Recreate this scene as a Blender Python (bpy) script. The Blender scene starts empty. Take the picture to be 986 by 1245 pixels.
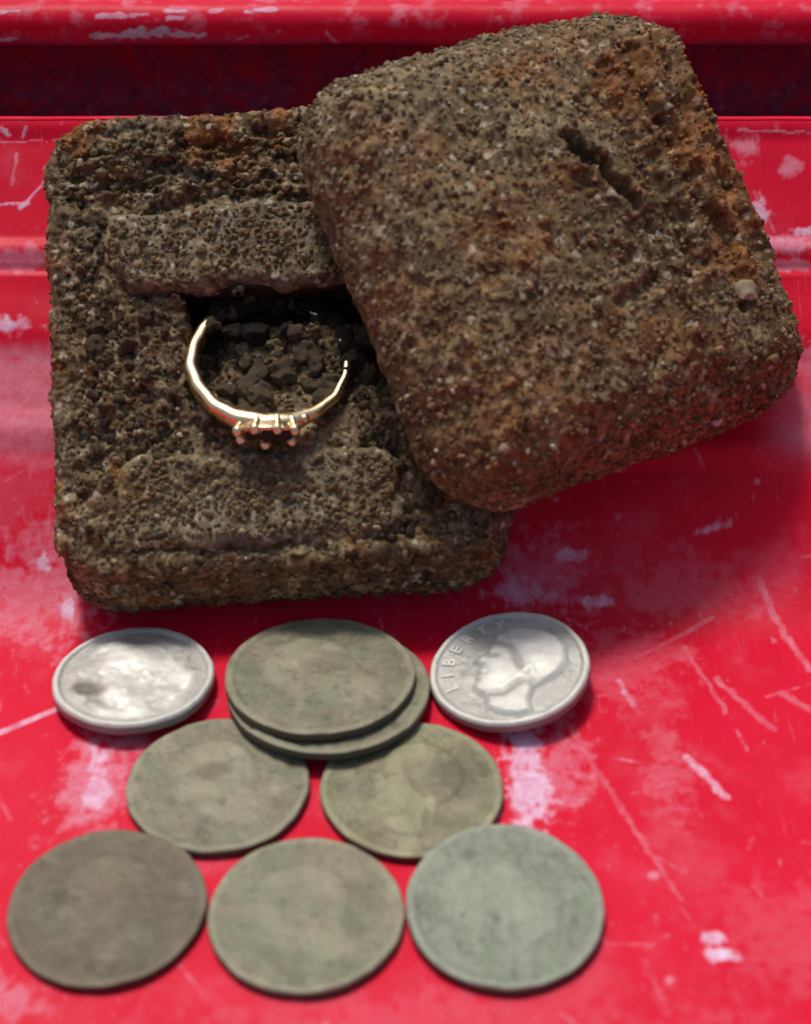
import bpy, bmesh, math, random
import numpy as np
from mathutils import Matrix, Vector

# ------------------------------------------------------------------ camera, world, sun, exposure
# 1 Blender unit = 1 centimetre
S = bpy.context.scene
S.unit_settings.system = 'METRIC'
S.unit_settings.scale_length = 0.01
R_ = math.radians
cam = bpy.data.cameras.new('camera')
cam_ob = bpy.data.objects.new('camera', cam)
S.collection.objects.link(cam_ob)
cam_ob.location = (0, 0, 13.0)
cam_ob.rotation_euler = (R_(90 - 37), 0, 0)
cam.sensor_fit = 'VERTICAL'
cam.sensor_height = 24.0
cam.lens = 24.0 * 2000.0 / 1245.0
cam.clip_start = 0.5
cam.clip_end = 500
cam.dof.use_dof = True
cam.dof.focus_distance = 21.0
cam.dof.aperture_fstop = 0.15
S.camera = cam_ob

SUN_DIR = Vector((-0.16, 0.27, 0.95)).normalized()          # towards the sun
world = bpy.data.worlds.new('World')
S.world = world
world.use_nodes = True
wn = world.node_tree.nodes
wl = world.node_tree.links
bg = wn.get('Background') or wn.new('ShaderNodeBackground')
sky = wn.new('ShaderNodeTexSky')
sky.sky_type = 'NISHITA'
sky.sun_disc = False
sky.sun_elevation = math.asin(SUN_DIR.z)
sky.sun_rotation = math.atan2(SUN_DIR.x, SUN_DIR.y)
sky.air_density = 1.0
sky.dust_density = 4.0
sky.ozone_density = 1.0
bg.inputs['Strength'].default_value = 0.058
wl.new(sky.outputs[0], bg.inputs['Color'])
sun = bpy.data.lights.new('sun', 'SUN')
sun.energy = 1.5
sun.angle = R_(11)
sun.color = (1.0, 0.95, 0.88)
sun_ob = bpy.data.objects.new('sun', sun)
S.collection.objects.link(sun_ob)
sun_ob.rotation_euler = SUN_DIR.to_track_quat('Z', 'Y').to_euler()
sun_ob.location = SUN_DIR * 60
S.view_settings.view_transform = 'Standard'
S.view_settings.look = 'None'
S.view_settings.exposure = 0.77
S.view_settings.gamma = 1.0
S.view_settings.use_curve_mapping = False

random.seed(7)
rng = np.random.default_rng(11)

# ------------------------------------------------------------------ numpy noise
def _hash(ix, iy, iz, k):
    h = ix.astype(np.uint32) * np.uint32(374761393) + np.uint32((k * 974634777) & 0xffffffff)
    h = (h ^ (h >> np.uint32(15))) * np.uint32(2246822519)
    h = (h + iy.astype(np.uint32) * np.uint32(668265263))
    h = (h ^ (h >> np.uint32(13))) * np.uint32(3266489917)
    h = (h + iz.astype(np.uint32) * np.uint32(2654435761))
    h = (h ^ (h >> np.uint32(13))) * np.uint32(1274126177)
    h = (h ^ (h >> np.uint32(16))) * np.uint32(2246822519)
    return h ^ (h >> np.uint32(15))

def _r(h):
    return (h & np.uint32(0xffffff)).astype(np.float64) / float(0xffffff)

def noise(p, f=1.0, k=0):
    """value-gradient noise, about -1..1"""
    q = p * f
    i = np.floor(q).astype(np.int64)
    t = q - i
    u = t * t * t * (t * (t * 6 - 15) + 10)
    i = i + 100000
    out = 0
    for dx in (0, 1):
        wx = u[:, 0] if dx else 1 - u[:, 0]
        for dy in (0, 1):
            wy = u[:, 1] if dy else 1 - u[:, 1]
            for dz in (0, 1):
                wz = u[:, 2] if dz else 1 - u[:, 2]
                h = _hash(i[:, 0] + dx, i[:, 1] + dy, i[:, 2] + dz, k)
                g = ((h & np.uint32(1023)).astype(float) / 511.5 - 1) * (t[:, 0] - dx) \
                    + (((h >> np.uint32(10)) & np.uint32(1023)).astype(float) / 511.5 - 1) * (t[:, 1] - dy) \
                    + (((h >> np.uint32(20)) & np.uint32(1023)).astype(float) / 511.5 - 1) * (t[:, 2] - dz)
                out = out + g * wx * wy * wz
    return out * 1.6

def fbm(p, f, n=3, k=0, g=0.5):
    a, s = 1.0, 0
    for o in range(n):
        s = s + a * noise(p, f, k + o * 7)
        f *= 2.1
        a *= g
    return s

def worley(p, f, k=0):
    """F1 distance in cells, 0 at the middle of a grain; also a random value per grain"""
    q = p * f
    i = np.floor(q).astype(np.int64) + 100000
    q = q + 100000
    best = np.full(len(p), 9.0)
    idv = np.zeros(len(p))
    for dx in (-1, 0, 1):
        for dy in (-1, 0, 1):
            for dz in (-1, 0, 1):
                cx, cy, cz = i[:, 0] + dx, i[:, 1] + dy, i[:, 2] + dz
                d = (cx + _r(_hash(cx, cy, cz, k)) - q[:, 0]) ** 2 + (cy + _r(_hash(cx, cy, cz, k + 1)) - q[:, 1]) ** 2 \
                    + (cz + _r(_hash(cx, cy, cz, k + 2)) - q[:, 2]) ** 2
                m = d < best
                best = np.where(m, d, best)
                idv = np.where(m, _r(_hash(cx, cy, cz, k + 3)), idv)
    return np.sqrt(best), idv

def sst(a, b, x):
    t = np.clip((x - a) / (b - a), 0, 1)
    return t * t * (3 - 2 * t)

def seg(x, y, x0, y0, x1, y1):
    dx, dy = x1 - x0, y1 - y0
    t = np.clip(((x - x0) * dx + (y - y0) * dy) / (dx * dx + dy * dy + 1e-12), 0, 1)
    return np.hypot(x - x0 - t * dx, y - y0 - t * dy)

# ------------------------------------------------------------------ mesh and object helpers
def mesh_np(name, V, quads=None, tris=None, smooth=True, attrs=None, uv=None):
    me = bpy.data.meshes.new(name)
    V = np.asarray(V, dtype=np.float32)
    nq = 0 if quads is None else len(quads)
    nt = 0 if tris is None else len(tris)
    parts, starts = [], []
    if nq:
        parts.append(np.asarray(quads).ravel())
        starts.append(np.arange(nq) * 4)
    if nt:
        parts.append(np.asarray(tris).ravel())
        starts.append(nq * 4 + np.arange(nt) * 3)
    L = np.concatenate(parts).astype(np.int32)
    me.vertices.add(len(V))
    me.vertices.foreach_set('co', V.ravel())
    me.loops.add(len(L))
    me.loops.foreach_set('vertex_index', L)
    me.polygons.add(nq + nt)
    me.polygons.foreach_set('loop_start', np.concatenate(starts).astype(np.int32))
    me.update(calc_edges=True)
    me.validate()
    me.polygons.foreach_set('use_smooth', np.full(len(me.polygons), smooth))
    for n, a in (attrs or {}).items():
        at = me.attributes.new(n, 'FLOAT', 'POINT')
        at.data.foreach_set('value', np.asarray(a, dtype=np.float32))
    return me

def link(name, me, mat=None, parent=None, M=None, kind=None):
    o = bpy.data.objects.new(name, me)
    S.collection.objects.link(o)
    if mat is not None and me is not None and not me.materials:
        me.materials.append(mat)
    if parent is not None:
        o.parent = parent
    if M is not None:
        o.matrix_local = M
    if kind:
        o['kind'] = kind
    return o

def tag(o, label, cat, group=None):
    o['label'] = label
    o['category'] = cat
    if group:
        o['group'] = group
    return o

def grid_quads(n, m, off=0):
    i = np.arange(n - 1)[:, None] * m + np.arange(m - 1)[None, :]
    i = i.ravel() + off
    return np.stack([i, i + m, i + m + 1, i + 1], 1)

# ------------------------------------------------------------------ node helpers
class NT:
    def __init__(s, name):
        s.m = bpy.data.materials.new(name)
        s.m.use_nodes = True
        s.t = s.m.node_tree
        s.b = s.t.nodes['Principled BSDF']
        s.tc = s.t.nodes.new('ShaderNodeTexCoord').outputs['Object']

    def lk(s, a, b):
        s.t.links.new(a, b)

    def attr(s, n):
        a = s.t.nodes.new('ShaderNodeAttribute')
        a.attribute_name = n
        return a.outputs['Fac']

    def noise(s, scale, detail=4, rough=0.6, dist=0.0, vec=None, col=False):
        n = s.t.nodes.new('ShaderNodeTexNoise')
        n.inputs['Scale'].default_value = scale
        n.inputs['Detail'].default_value = detail
        n.inputs['Roughness'].default_value = rough
        n.inputs['Distortion'].default_value = dist
        s.lk(vec or s.tc, n.inputs['Vector'])
        return n.outputs['Color' if col else 'Fac']

    def voro(s, scale, out='Color', vec=None):
        n = s.t.nodes.new('ShaderNodeTexVoronoi')
        n.inputs['Scale'].default_value = scale
        s.lk(vec or s.tc, n.inputs['Vector'])
        return n.outputs[out]

    def ramp(s, v, *stops):
        r = s.t.nodes.new('ShaderNodeValToRGB')
        e = r.color_ramp.elements
        while len(e) < len(stops):
            e.new(0.5)
        for k, (p, c) in enumerate(stops):
            e[k].position = p
            e[k].color = (c, c, c, 1) if isinstance(c, (int, float)) else (*c, 1)
        s.lk(v, r.inputs[0])
        return r.outputs[0]

    def mix(s, f, a, b, mode='MIX'):
        n = s.t.nodes.new('ShaderNodeMix')
        n.data_type = 'RGBA'
        n.blend_type = mode
        for v, i in ((f, 0), (a, 6), (b, 7)):
            if isinstance(v, (int, float)):
                n.inputs[i].default_value = v if i == 0 else (v, v, v, 1)
            elif isinstance(v, tuple):
                n.inputs[i].default_value = (*v, 1)
            else:
                s.lk(v, n.inputs[i])
        return n.outputs[2]

    def math(s, op, a, b=0.0):
        n = s.t.nodes.new('ShaderNodeMath')
        n.operation = op
        for k, v in enumerate((a, b)):
            if isinstance(v, (int, float)):
                n.inputs[k].default_value = v
            else:
                s.lk(v, n.inputs[k])
        return n.outputs[0]

    def sep(s, v, k):
        n = s.t.nodes.new('ShaderNodeSeparateColor')
        s.lk(v, n.inputs[0])
        return n.outputs[k]

    def mapv(s, scale, rot=(0, 0, 0)):
        n = s.t.nodes.new('ShaderNodeMapping')
        n.inputs['Scale'].default_value = scale
        n.inputs['Rotation'].default_value = rot
        s.lk(s.tc, n.inputs['Vector'])
        return n.outputs[0]

    def bump(s, h, strength, dist):
        n = s.t.nodes.new('ShaderNodeBump')
        n.inputs['Strength'].default_value = strength
        n.inputs['Distance'].default_value = dist
        s.lk(h, n.inputs['Height'])
        s.lk(n.outputs[0], s.b.inputs['Normal'])

    def set(s, **kw):
        for k, v in kw.items():
            i = s.b.inputs[k.replace('_', ' ')]
            if isinstance(v, (int, float)):
                i.default_value = v
            elif isinstance(v, tuple):
                i.default_value = (*v, 1)
            else:
                s.lk(v, i)
        return s.m

# ------------------------------------------------------------------ materials
def paint_material():
    n = NT('red_enamel')
    red = n.ramp(n.noise(0.5, 3), (0.3, (0.60, 0.003, 0.024)), (0.7, (0.66, 0.006, 0.036)))
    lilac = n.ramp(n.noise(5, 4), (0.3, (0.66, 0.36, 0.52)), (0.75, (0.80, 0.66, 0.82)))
    sc = n.attr('scuff_sheen')  # scratches and rubs, plus the sheen painted along the bend
    fine = n.noise(9, 5, 0.7)
    f = n.math('MULTIPLY', sc, n.ramp(fine, (0.25, 0.45), (0.65, 1.0)))
    # fine hairline scratches in three directions
    hl = None
    for k, a in enumerate((0.5, 1.15, 2.2)):
        v = n.mapv((26, 1.1, 1.1), (0.0, 0.0, a))
        h = n.ramp(n.noise(1.0, 2, 0.5, 0.3, v), (0.64, 0.0), (0.74, 1.0))
        h = n.math('MULTIPLY', h, n.ramp(n.noise(0.7 + 0.2 * k, 3), (0.48, 0.0), (0.75, 0.16)))
        hl = h if hl is None else n.math('MAXIMUM', hl, h)
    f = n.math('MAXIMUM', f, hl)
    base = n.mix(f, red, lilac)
    base = n.mix(n.attr('grime_shade'), base, n.ramp(n.noise(7, 4), (0.3, (0.075, 0.028, 0.075)), (0.58, (0.16, 0.10, 0.20)), (0.75, (0.45, 0.36, 0.56))))  # purple dust, with the groove's shade mixed into its colour
    base = n.mix(n.attr('chip'), base, n.ramp(n.noise(8, 4), (0.3, (0.36, 0.40, 0.42)), (0.7, (0.62, 0.66, 0.66))))
    ro = n.math('ADD', n.math('MULTIPLY', f, 0.25), n.ramp(n.noise(2.2, 4), (0.3, 0.38), (0.7, 0.52)))
    n.bump(n.math('ADD', n.noise(1.4, 3), n.math('MULTIPLY', f, 0.25)), 0.25, 0.05)
    return n.set(Base_Color=base, Roughness=ro, Specular_IOR_Level=0.14)

def soil_material(name, dark, mid, light, rust, pale, slot_shaded=False):
    n = NT(name)
    big = n.noise(1.1, 4, 0.6)
    grain = n.sep(n.voro(10, 'Color'), 0)
    grain2 = n.sep(n.voro(19, 'Color'), 1)
    mixg = n.math('ADD', n.math('MULTIPLY', grain, 0.55), n.math('MULTIPLY', grain2, 0.45))
    mixg = n.math('ADD', n.math('MULTIPLY', mixg, 0.75), n.math('MULTIPLY', n.noise(6, 4, 0.7), 0.25))
    col = n.ramp(mixg, (0.22, dark), (0.50, mid), (0.80, light))
    col = n.mix(n.math('MULTIPLY', n.attr('rust'), n.ramp(n.noise(4.5, 4, 0.7), (0.32, 0.2), (0.6, 1.0))), col,
                n.ramp(mixg, (0.25, tuple(c * 0.45 for c in rust)), (0.7, rust)))
    col = n.mix(n.math('MULTIPLY', n.attr('pale'), 0.6), col,
                n.ramp(mixg, (0.2, tuple(c * 0.5 for c in pale)), (0.75, pale)))
    col = n.mix(n.ramp(big, (0.32, 0.62), (0.62, 0.0)), col, dark)
    col = n.mix(n.ramp(n.noise(2.3, 4, 0.65), (0.54, 0.0), (0.70, 0.4)), col, tuple(0.6 * x + 0.1 * y for x, y in zip(rust, light)))
    spk = n.ramp(n.sep(n.voro(14, 'Color'), 2), (0.94, 0.0), (0.97, 0.6))
    col = n.mix(spk, col, (0.5, 0.43, 0.32))
    if slot_shaded:
        col = n.mix(n.attr('slot_shade'), col, n.ramp(mixg, (0.3, (0.006, 0.004, 0.003)), (0.8, (0.028, 0.02, 0.014))))  # shade of the ring slot painted into the crust colour
    n.bump(n.math('ADD', n.noise(30, 4, 0.7), n.voro(40, 'Distance')), 0.3, 0.02)
    return n.set(Base_Color=col, Roughness=n.ramp(grain2, (0.2, 0.95), (0.95, 0.55)), Specular_IOR_Level=0.3)

def crumb_material():
    n = NT('sand_grain')
    t = n.attr('tint')
    col = n.ramp(t, (0.0, (0.038, 0.021, 0.008)), (0.4, (0.135, 0.084, 0.035)), (0.75, (0.27, 0.185, 0.088)),
                 (0.93, (0.38, 0.30, 0.19)), (1.0, (0.60, 0.53, 0.42)))
    col = n.mix(n.math('MULTIPLY', n.attr('rust'), 0.85), col, (0.34, 0.11, 0.02))
    col = n.mix(n.ramp(n.noise(14, 3), (0.35, 0.4), (0.65, 0.0)), col, (0.03, 0.02, 0.012))
    n.bump(n.noise(40, 3), 0.4, 0.02)
    return n.set(Base_Color=col, Roughness=n.ramp(t, (0.0, 0.9), (1.0, 0.5)), Specular_IOR_Level=0.35)

def clod_material(name='soil_clod', a=(0.025, 0.016, 0.009), b=(0.13, 0.09, 0.052), c=(0.28, 0.21, 0.13)):
    n = NT(name)
    col = n.ramp(n.noise(9, 5, 0.75), (0.3, a), (0.55, b), (0.75, c))
    n.bump(n.noise(22, 5, 0.75), 0.9, 0.04)
    return n.set(Base_Color=col, Roughness=0.9, Specular_IOR_Level=0.3)

def coin_material(name, a, b, green, gamt, rough=0.6, metal=0.15, spots=(0.06, 0.05, 0.035)):
    n = NT(name)
    ob = n.t.nodes.new('ShaderNodeObjectInfo').outputs['Random']
    v = n.t.nodes.new('ShaderNodeVectorMath')
    v.operation = 'ADD'
    n.lk(n.tc, v.inputs[0])
    cx = n.t.nodes.new('ShaderNodeCombineXYZ')
    for k in range(3):
        n.lk(n.math('MULTIPLY', ob, 37.0 + 11 * k), cx.inputs[k])
    n.lk(cx.outputs[0], v.inputs[1])
    n.tc = v.outputs[0]
    col = n.mix(n.ramp(n.noise(2.2, 4, 0.65), (0.35, 0.0), (0.65, 1.0)), a, b)
    col = n.mix(n.math('MULTIPLY', n.ramp(n.noise(1.7, 4, 0.6, 0.6), (0.42, 0.0), (0.66, 1.0)), gamt), col, green)
    col = n.mix(n.ramp(n.noise(7, 5, 0.7), (0.28, 0.55), (0.45, 0.0)), col, spots)
    col = n.mix(n.ramp(n.noise(28, 3, 0.7), (0.3, 0.35), (0.6, 0.0)), col, spots)
    col = n.mix(n.math('MULTIPLY', n.attr('wear'), 0.7 if metal > 0.13 else 0.9), col, tuple(min(1, x * (1.2 if metal > 0.13 else 1.38)) for x in b))
    col = n.mix(n.attr('grime_shade'), col, spots)
    n.bump(n.math('ADD', n.noise(18, 5, 0.7), n.math('MULTIPLY', n.noise(60, 2), 0.4)), 0.35, 0.02)
    return n.set(Base_Color=col, Roughness=n.ramp(n.noise(6, 4), (0.3, rough - 0.08), (0.7, rough + 0.12)), Metallic=metal)

def gold_material():
    n = NT('gold')
    col = n.ramp(n.noise(3, 4), (0.35, (0.95, 0.70, 0.36)), (0.7, (1.0, 0.82, 0.52)))
    col = n.mix(n.ramp(n.noise(9, 4, 0.7), (0.30, 0.55), (0.44, 0.0)), col, (0.16, 0.10, 0.05))
    n.bump(n.noise(14, 3), 0.15, 0.02)
    return n.set(Base_Color=col, Metallic=1.0, Roughness=n.ramp(n.noise(7, 3), (0.3, 0.2), (0.7, 0.34)))

M_paint = paint_material()
M_lid = soil_material('rusted_crust', (0.032, 0.016, 0.006), (0.165, 0.099, 0.041), (0.35, 0.245, 0.122),
                      (0.34, 0.100, 0.011), (0.27, 0.21, 0.11))
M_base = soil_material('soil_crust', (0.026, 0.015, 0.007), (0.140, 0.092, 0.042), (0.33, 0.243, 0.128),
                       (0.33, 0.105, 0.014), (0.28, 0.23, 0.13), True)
M_pad = soil_material('decayed_cushion', (0.06, 0.041, 0.02), (0.175, 0.132, 0.068), (0.32, 0.256, 0.142),
                      (0.34, 0.13, 0.025), (0.36, 0.32, 0.22))
M_grain = crumb_material()
M_clod = clod_material()
M_shade_clod = clod_material('soil_in_shade', (0.006, 0.004, 0.003), (0.022, 0.015, 0.009), (0.09, 0.065, 0.04))  # clod colours darkened to paint the slot's shade
M_pebble = clod_material('pebble', (0.30, 0.21, 0.13), (0.50, 0.38, 0.26), (0.68, 0.56, 0.42))
M_gold = gold_material()
M_cent_brown = coin_material('brown_bronze', (0.105, 0.080, 0.050), (0.165, 0.132, 0.086), (0.12, 0.13, 0.085), 0.5)
M_cent_olive = coin_material('olive_bronze', (0.18, 0.16, 0.105), (0.29, 0.265, 0.18), (0.15, 0.19, 0.105), 0.7)
M_cent_yellow = coin_material('yellow_olive_bronze', (0.17, 0.15, 0.085), (0.32, 0.30, 0.18), (0.16, 0.19, 0.10), 0.5)
M_cent_green = coin_material('green_bronze', (0.19, 0.205, 0.155), (0.285, 0.30, 0.235), (0.18, 0.25, 0.165), 0.6)
M_silver = coin_material('tarnished_silver', (0.45, 0.44, 0.40), (0.57, 0.56, 0.51), (0.42, 0.40, 0.345), 0.4, 0.42, 0.12, (0.17, 0.155, 0.13))
M_stone = NT('dark_stone').set(Base_Color=(0.03, 0.016, 0.010), Roughness=0.45, Specular_IOR_Level=0.3)

# ------------------------------------------------------------------ the red tray: floor, sloping back panel, rolled rim
TILT = R_(43)
KINK = 15.2
FIL = 0.6                                                       # tangent length of the bend
RAD = FIL / math.tan(TILT / 2)

def tray_profile(s):
    """s: distance along the profile from the kink; returns y, z"""
    y = np.where(s < 0, KINK + s, KINK + s * math.cos(TILT))
    z = np.where(s < 0, 0.0, s * math.sin(TILT))
    m = np.abs(s) < FIL
    a = (s + FIL) / (2 * FIL) * TILT
    y = np.where(m, KINK - FIL + RAD * np.sin(a), y)
    z = np.where(m, RAD * (1 - np.cos(a)), z)
    return y, z

TOP_S = 6.34
def spaced(parts):
    out = []
    for a, b, d in parts:
        out.append(np.arange(a, b, d))
    return np.concatenate(out + [[parts[-1][1]]])

def tray():
    xs = spaced([(-24, -6.4, 0.8), (-6.4, 6.4, 0.022), (6.4, 24, 0.8)])
    ss = spaced([(-24, -6.2, 0.8), (-6.2, TOP_S, 0.022)])
    X, Sg = np.meshgrid(xs, ss, indexing='ij')
    x, s = X.ravel(), Sg.ravel()
    y, z = tray_profile(s)
    P = np.stack([x, s, 0 * x], 1)
    ny = np.where(s < 0, 0, -math.sin(TILT))
    nz = np.where(s < 0, 1, math.cos(TILT))
    # pressed ridges on the sloping panel, soft dents everywhere
    w = 0.03 * noise(P, 0.25, 3)
    bandw = 0.05 * sst(0.20, 0.0, np.abs(s - 4.62 + w)) - 0.03 * sst(0.10, 0.0, np.abs(s - 4.36 + w))
    band2 = 0.05 * sst(3.1, 3.55, s + w) - 0.05 * sst(3.55, 4.2, s)
    band3 = 0.05 * sst(0.35, 0.0, np.abs(s - 2.15 + w + 0.12 * x / 5))
    lipr = 0.05 * sst(TOP_S - 0.3, TOP_S - 0.05, s)
    h = (bandw + band2 + band3 + lipr) * (s > 0.6) + 0.02 * fbm(P, 0.5, 3, 5)
    V = np.stack([x, y + ny * h, z + nz * h], 1)
    # ---- scuffs: where the enamel is scratched or rubbed pale, plus painted sheen at the bend
    n1 = fbm(P, 2.2, 4, 21, 0.6)
    n2 = fbm(P, 6.0, 3, 31, 0.6)
    n3 = fbm(P * np.array([1, 0.35, 1]), 9.0, 3, 41, 0.6)
    sc = np.zeros_like(x)
    def add(v):
        np.maximum(sc, v, out=sc)
    def line(x0, s0, x1, s1, wd, amt):
        d = seg(x + 0.02 * n2, s + 0.02 * n2, x0, s0, x1, s1)
        add(amt * sst(wd, wd * 0.45, d) * np.clip(0.8 + 0.4 * n3, 0.3, 1))
    def blot(x0, s0, rx, rs, amt, rot=0.0, nz_=0.5):
        c, q = math.cos(rot), math.sin(rot)
        dx, ds = x - x0, s - s0
        d = np.hypot((c * dx + q * ds) / rx, (-q * dx + c * ds) / rs)
        add(np.clip(amt * sst(1.15, 0.35, d + nz_ * n1 + 0.45 * n2 + 0.3 * n3), 0, 1))
    line(-4.95, -2.33, -3.95, -1.66, 0.055, 0.85)
    line(3.08, -2.42, 3.42, -3.0, 0.065, 1.0)
    line(3.6, -1.15, 4.1, -2.0, 0.05, 0.28)
    line(4.3, -1.4, 5.2, -2.3, 0.06, 0.28)
    line(2.46, -1.2, 2.58, -1.6, 0.05, 0.62)
    line(3.3, -0.6, 3.62, -1.7, 0.04, 0.28)
    line(2.7, -0.8, 3.7, -0.1, 0.045, 0.22)
    line(4.3, 0.4, 4.7, -1.0, 0.06, 0.36)
    line(1.75, -1.7, 2.3, -3.2, 0.04, 0.3)
    line(2.3, -3.2, 2.75, -4.4, 0.035, 0.32)
    line(-5.3, 5.23, -4.84, 5.23, 0.022, 0.95)
    line(-4.84, 5.22, -4.5, 5.62, 0.022, 0.85)
    line(-4.87, 5.20, -4.80, 5.24, 0.05, 0.95)
    line(-5.0, 5.5, -4.95, 5.9, 0.03, 0.4)
    line(-5.2, 6.24, -5.05, 6.14, 0.03, 0.85)
    line(-4.84, 6.24, -4.88, 6.12, 0.025, 0.85)
    line(-5.2, 6.05, -4.4, 6.08, 0.012, 0.5)
    line(4.25, 6.2, 5.4, 6.16, 0.014, 0.6)
    line(-4.6, 5.7, -4.3, 6.0, 0.03, 0.5)
    blot(1.32, -2.65, 0.30, 0.95, 1.1, 0.0, 0.55)
    blot(1.62, -2.5, 0.40, 0.85, 0.28, 0.0, 0.6)
    blot(3.03, -4.86, 0.13, 0.10, 1.4)
    blot(3.08, -5.08, 0.15, 0.09, 1.4)
    blot(2.85, -2.7, 0.32, 0.8, 0.17)
    blot(-3.32, -2.45, 0.18, 0.28, 0.95)
    blot(-3.27, -2.95, 0.18, 0.24, 0.9)
    blot(-3.3, -2.7, 0.5, 0.9, 0.4)
    blot(-4.42, 0.62, 0.15, 0.14, 1.2)
    blot(-4.08, 0.0, 0.14, 0.2, 1.1)
    blot(-4.05, 0.6, 0.5, 1.3, 0.34)
    blot(-4.6, 0.2, 0.6, 1.0, 0.28)
    blot(1.6, 0.5, 0.6, 0.6, 0.22)
    blot(2.0, 0.72, 0.2, 0.1, 0.7)
    blot(1.4, 0.25, 0.4, 0.25, 0.5)
    blot(3.75, 1.05, 0.22, 0.09, 0.7, 0.4)
    blot(2.35, 0.1, 0.22, 0.10, 0.7)
    blot(2.5, -0.9, 0.8, 0.9, 0.13)
    blot(3.4, 0.3, 1.2, 0.5, 0.12)
    blot(-5.0, 3.62, 0.35, 0.13, 0.9)
    blot(-4.9, 4.5, 1.2, 0.16, 0.4, 0.0, 0.3)
    blot(4.48, 5.15, 0.14, 0.2, 1.3, 0.5)
    blot(5.02, 4.86, 0.14, 0.07, 1.5)
    blot(5.0, 4.68, 0.9, 0.14, 0.55)
    blot(5.0, 4.42, 0.9, 0.08, 0.45)
    blot(4.3, 6.0, 0.2, 0.2, 0.5)
    blot(4.9, 5.7, 0.15, 0.15, 0.4)
    blot(-4.9, 3.15, 1.2, 0.2, 0.36, 0.0, 0.2)  # these pale bands paint the pink sheen of the bend
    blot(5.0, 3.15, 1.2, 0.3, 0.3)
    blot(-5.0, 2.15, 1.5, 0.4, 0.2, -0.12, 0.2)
    add(0.38 * sst(3.5, 3.2, s + 0.06 * n1) * sst(1.75, 2.3, s + 0.10 * n1 + 0.2 * (x + 5)) * (x < 0))  # soft sheen left of the box, painted into the enamel
    add(0.28 * sst(3.3, 2.6, s) * sst(1.6, 2.2, s + 0.1 * n1) * sst(4.2, 5.0, x))  # same painted sheen at the right edge
    blot(-4.0, -5.6, 0.8, 0.3, 0.3)
    blot(3.9, -4.9, 1.0, 0.9, 0.09)
    blot(0.2, -5.9, 3.0, 0.5, 0.1)
    # rubbed haze and small dings
    sc = np.maximum(sc, 0.09 * sst(0.0, 0.95, fbm(P, 0.9, 4, 51, 0.6)))
    F1, gid = worley(P, 2.6, 61)
    sc = np.maximum(sc, np.where(gid > 0.8, 0.4 * sst(0.14, 0.05, F1 + 0.12 * n2), 0))
    sc = np.maximum(sc, 0.3 * sst(0.6, 0.95, n3) * sst(-0.1, 0.5, n1))
    lr = random.Random(5)
    for _ in range(100):                                        # short hairline scratches
        x0, s0 = lr.uniform(-5.6, 5.6), lr.uniform(-5.8, 6.2)
        a, l = lr.choice((-1.05, -0.9, 0.5, 0.1, 1.9)) + lr.gauss(0, 0.25), lr.uniform(0.1, 0.7)
        m = (np.abs(x - x0) < l + 0.1) & (np.abs(s - s0) < l + 0.1)
        d = seg(x[m], s[m], x0, s0, x0 + l * math.cos(a), s0 + l * math.sin(a))
        sc[m] = np.maximum(sc[m], lr.uniform(0.12, 0.42) * sst(0.026, 0.010, d) * np.clip(0.6 + n2[m], 0, 1))
    n_, m_ = len(xs), len(ss)
    q = grid_quads(n_, m_)
    # rolled-over top edge of the panel so that it has thickness
    top = np.arange(n_) * m_ + (m_ - 1)
    prev, VV, Q = top, [V], [q]
    base = len(V)
    at = [sc]
    c0, s0_ = math.cos(TILT), math.sin(TILT)
    for a, drop in ((40, 0), (85, 0), (130, 0), (133, 0.9)):
        rr = 0.07
        dy = rr * math.sin(R_(a))
        dz = -rr * (1 - math.cos(R_(a))) - drop
        e = V[top] + np.array([0, dy * c0 - dz * s0_, dy * s0_ + dz * c0])
        VV.append(e)
        at.append(sc[top])
        cur = base + np.arange(n_)
        base += n_
        Q.append(np.stack([prev[:-1], prev[1:], cur[1:], cur[:-1]], 1)[:, ::-1])
        prev = cur
    V = np.concatenate(VV)
    sc = np.concatenate(at)
    Z = np.zeros(len(V))
    me = mesh_np('tray', V, np.concatenate(Q), attrs={'scuff_sheen': np.clip(sc, 0, 1), 'chip': Z, 'grime_shade': Z})
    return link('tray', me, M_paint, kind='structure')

tray_ob = tray()

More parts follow.
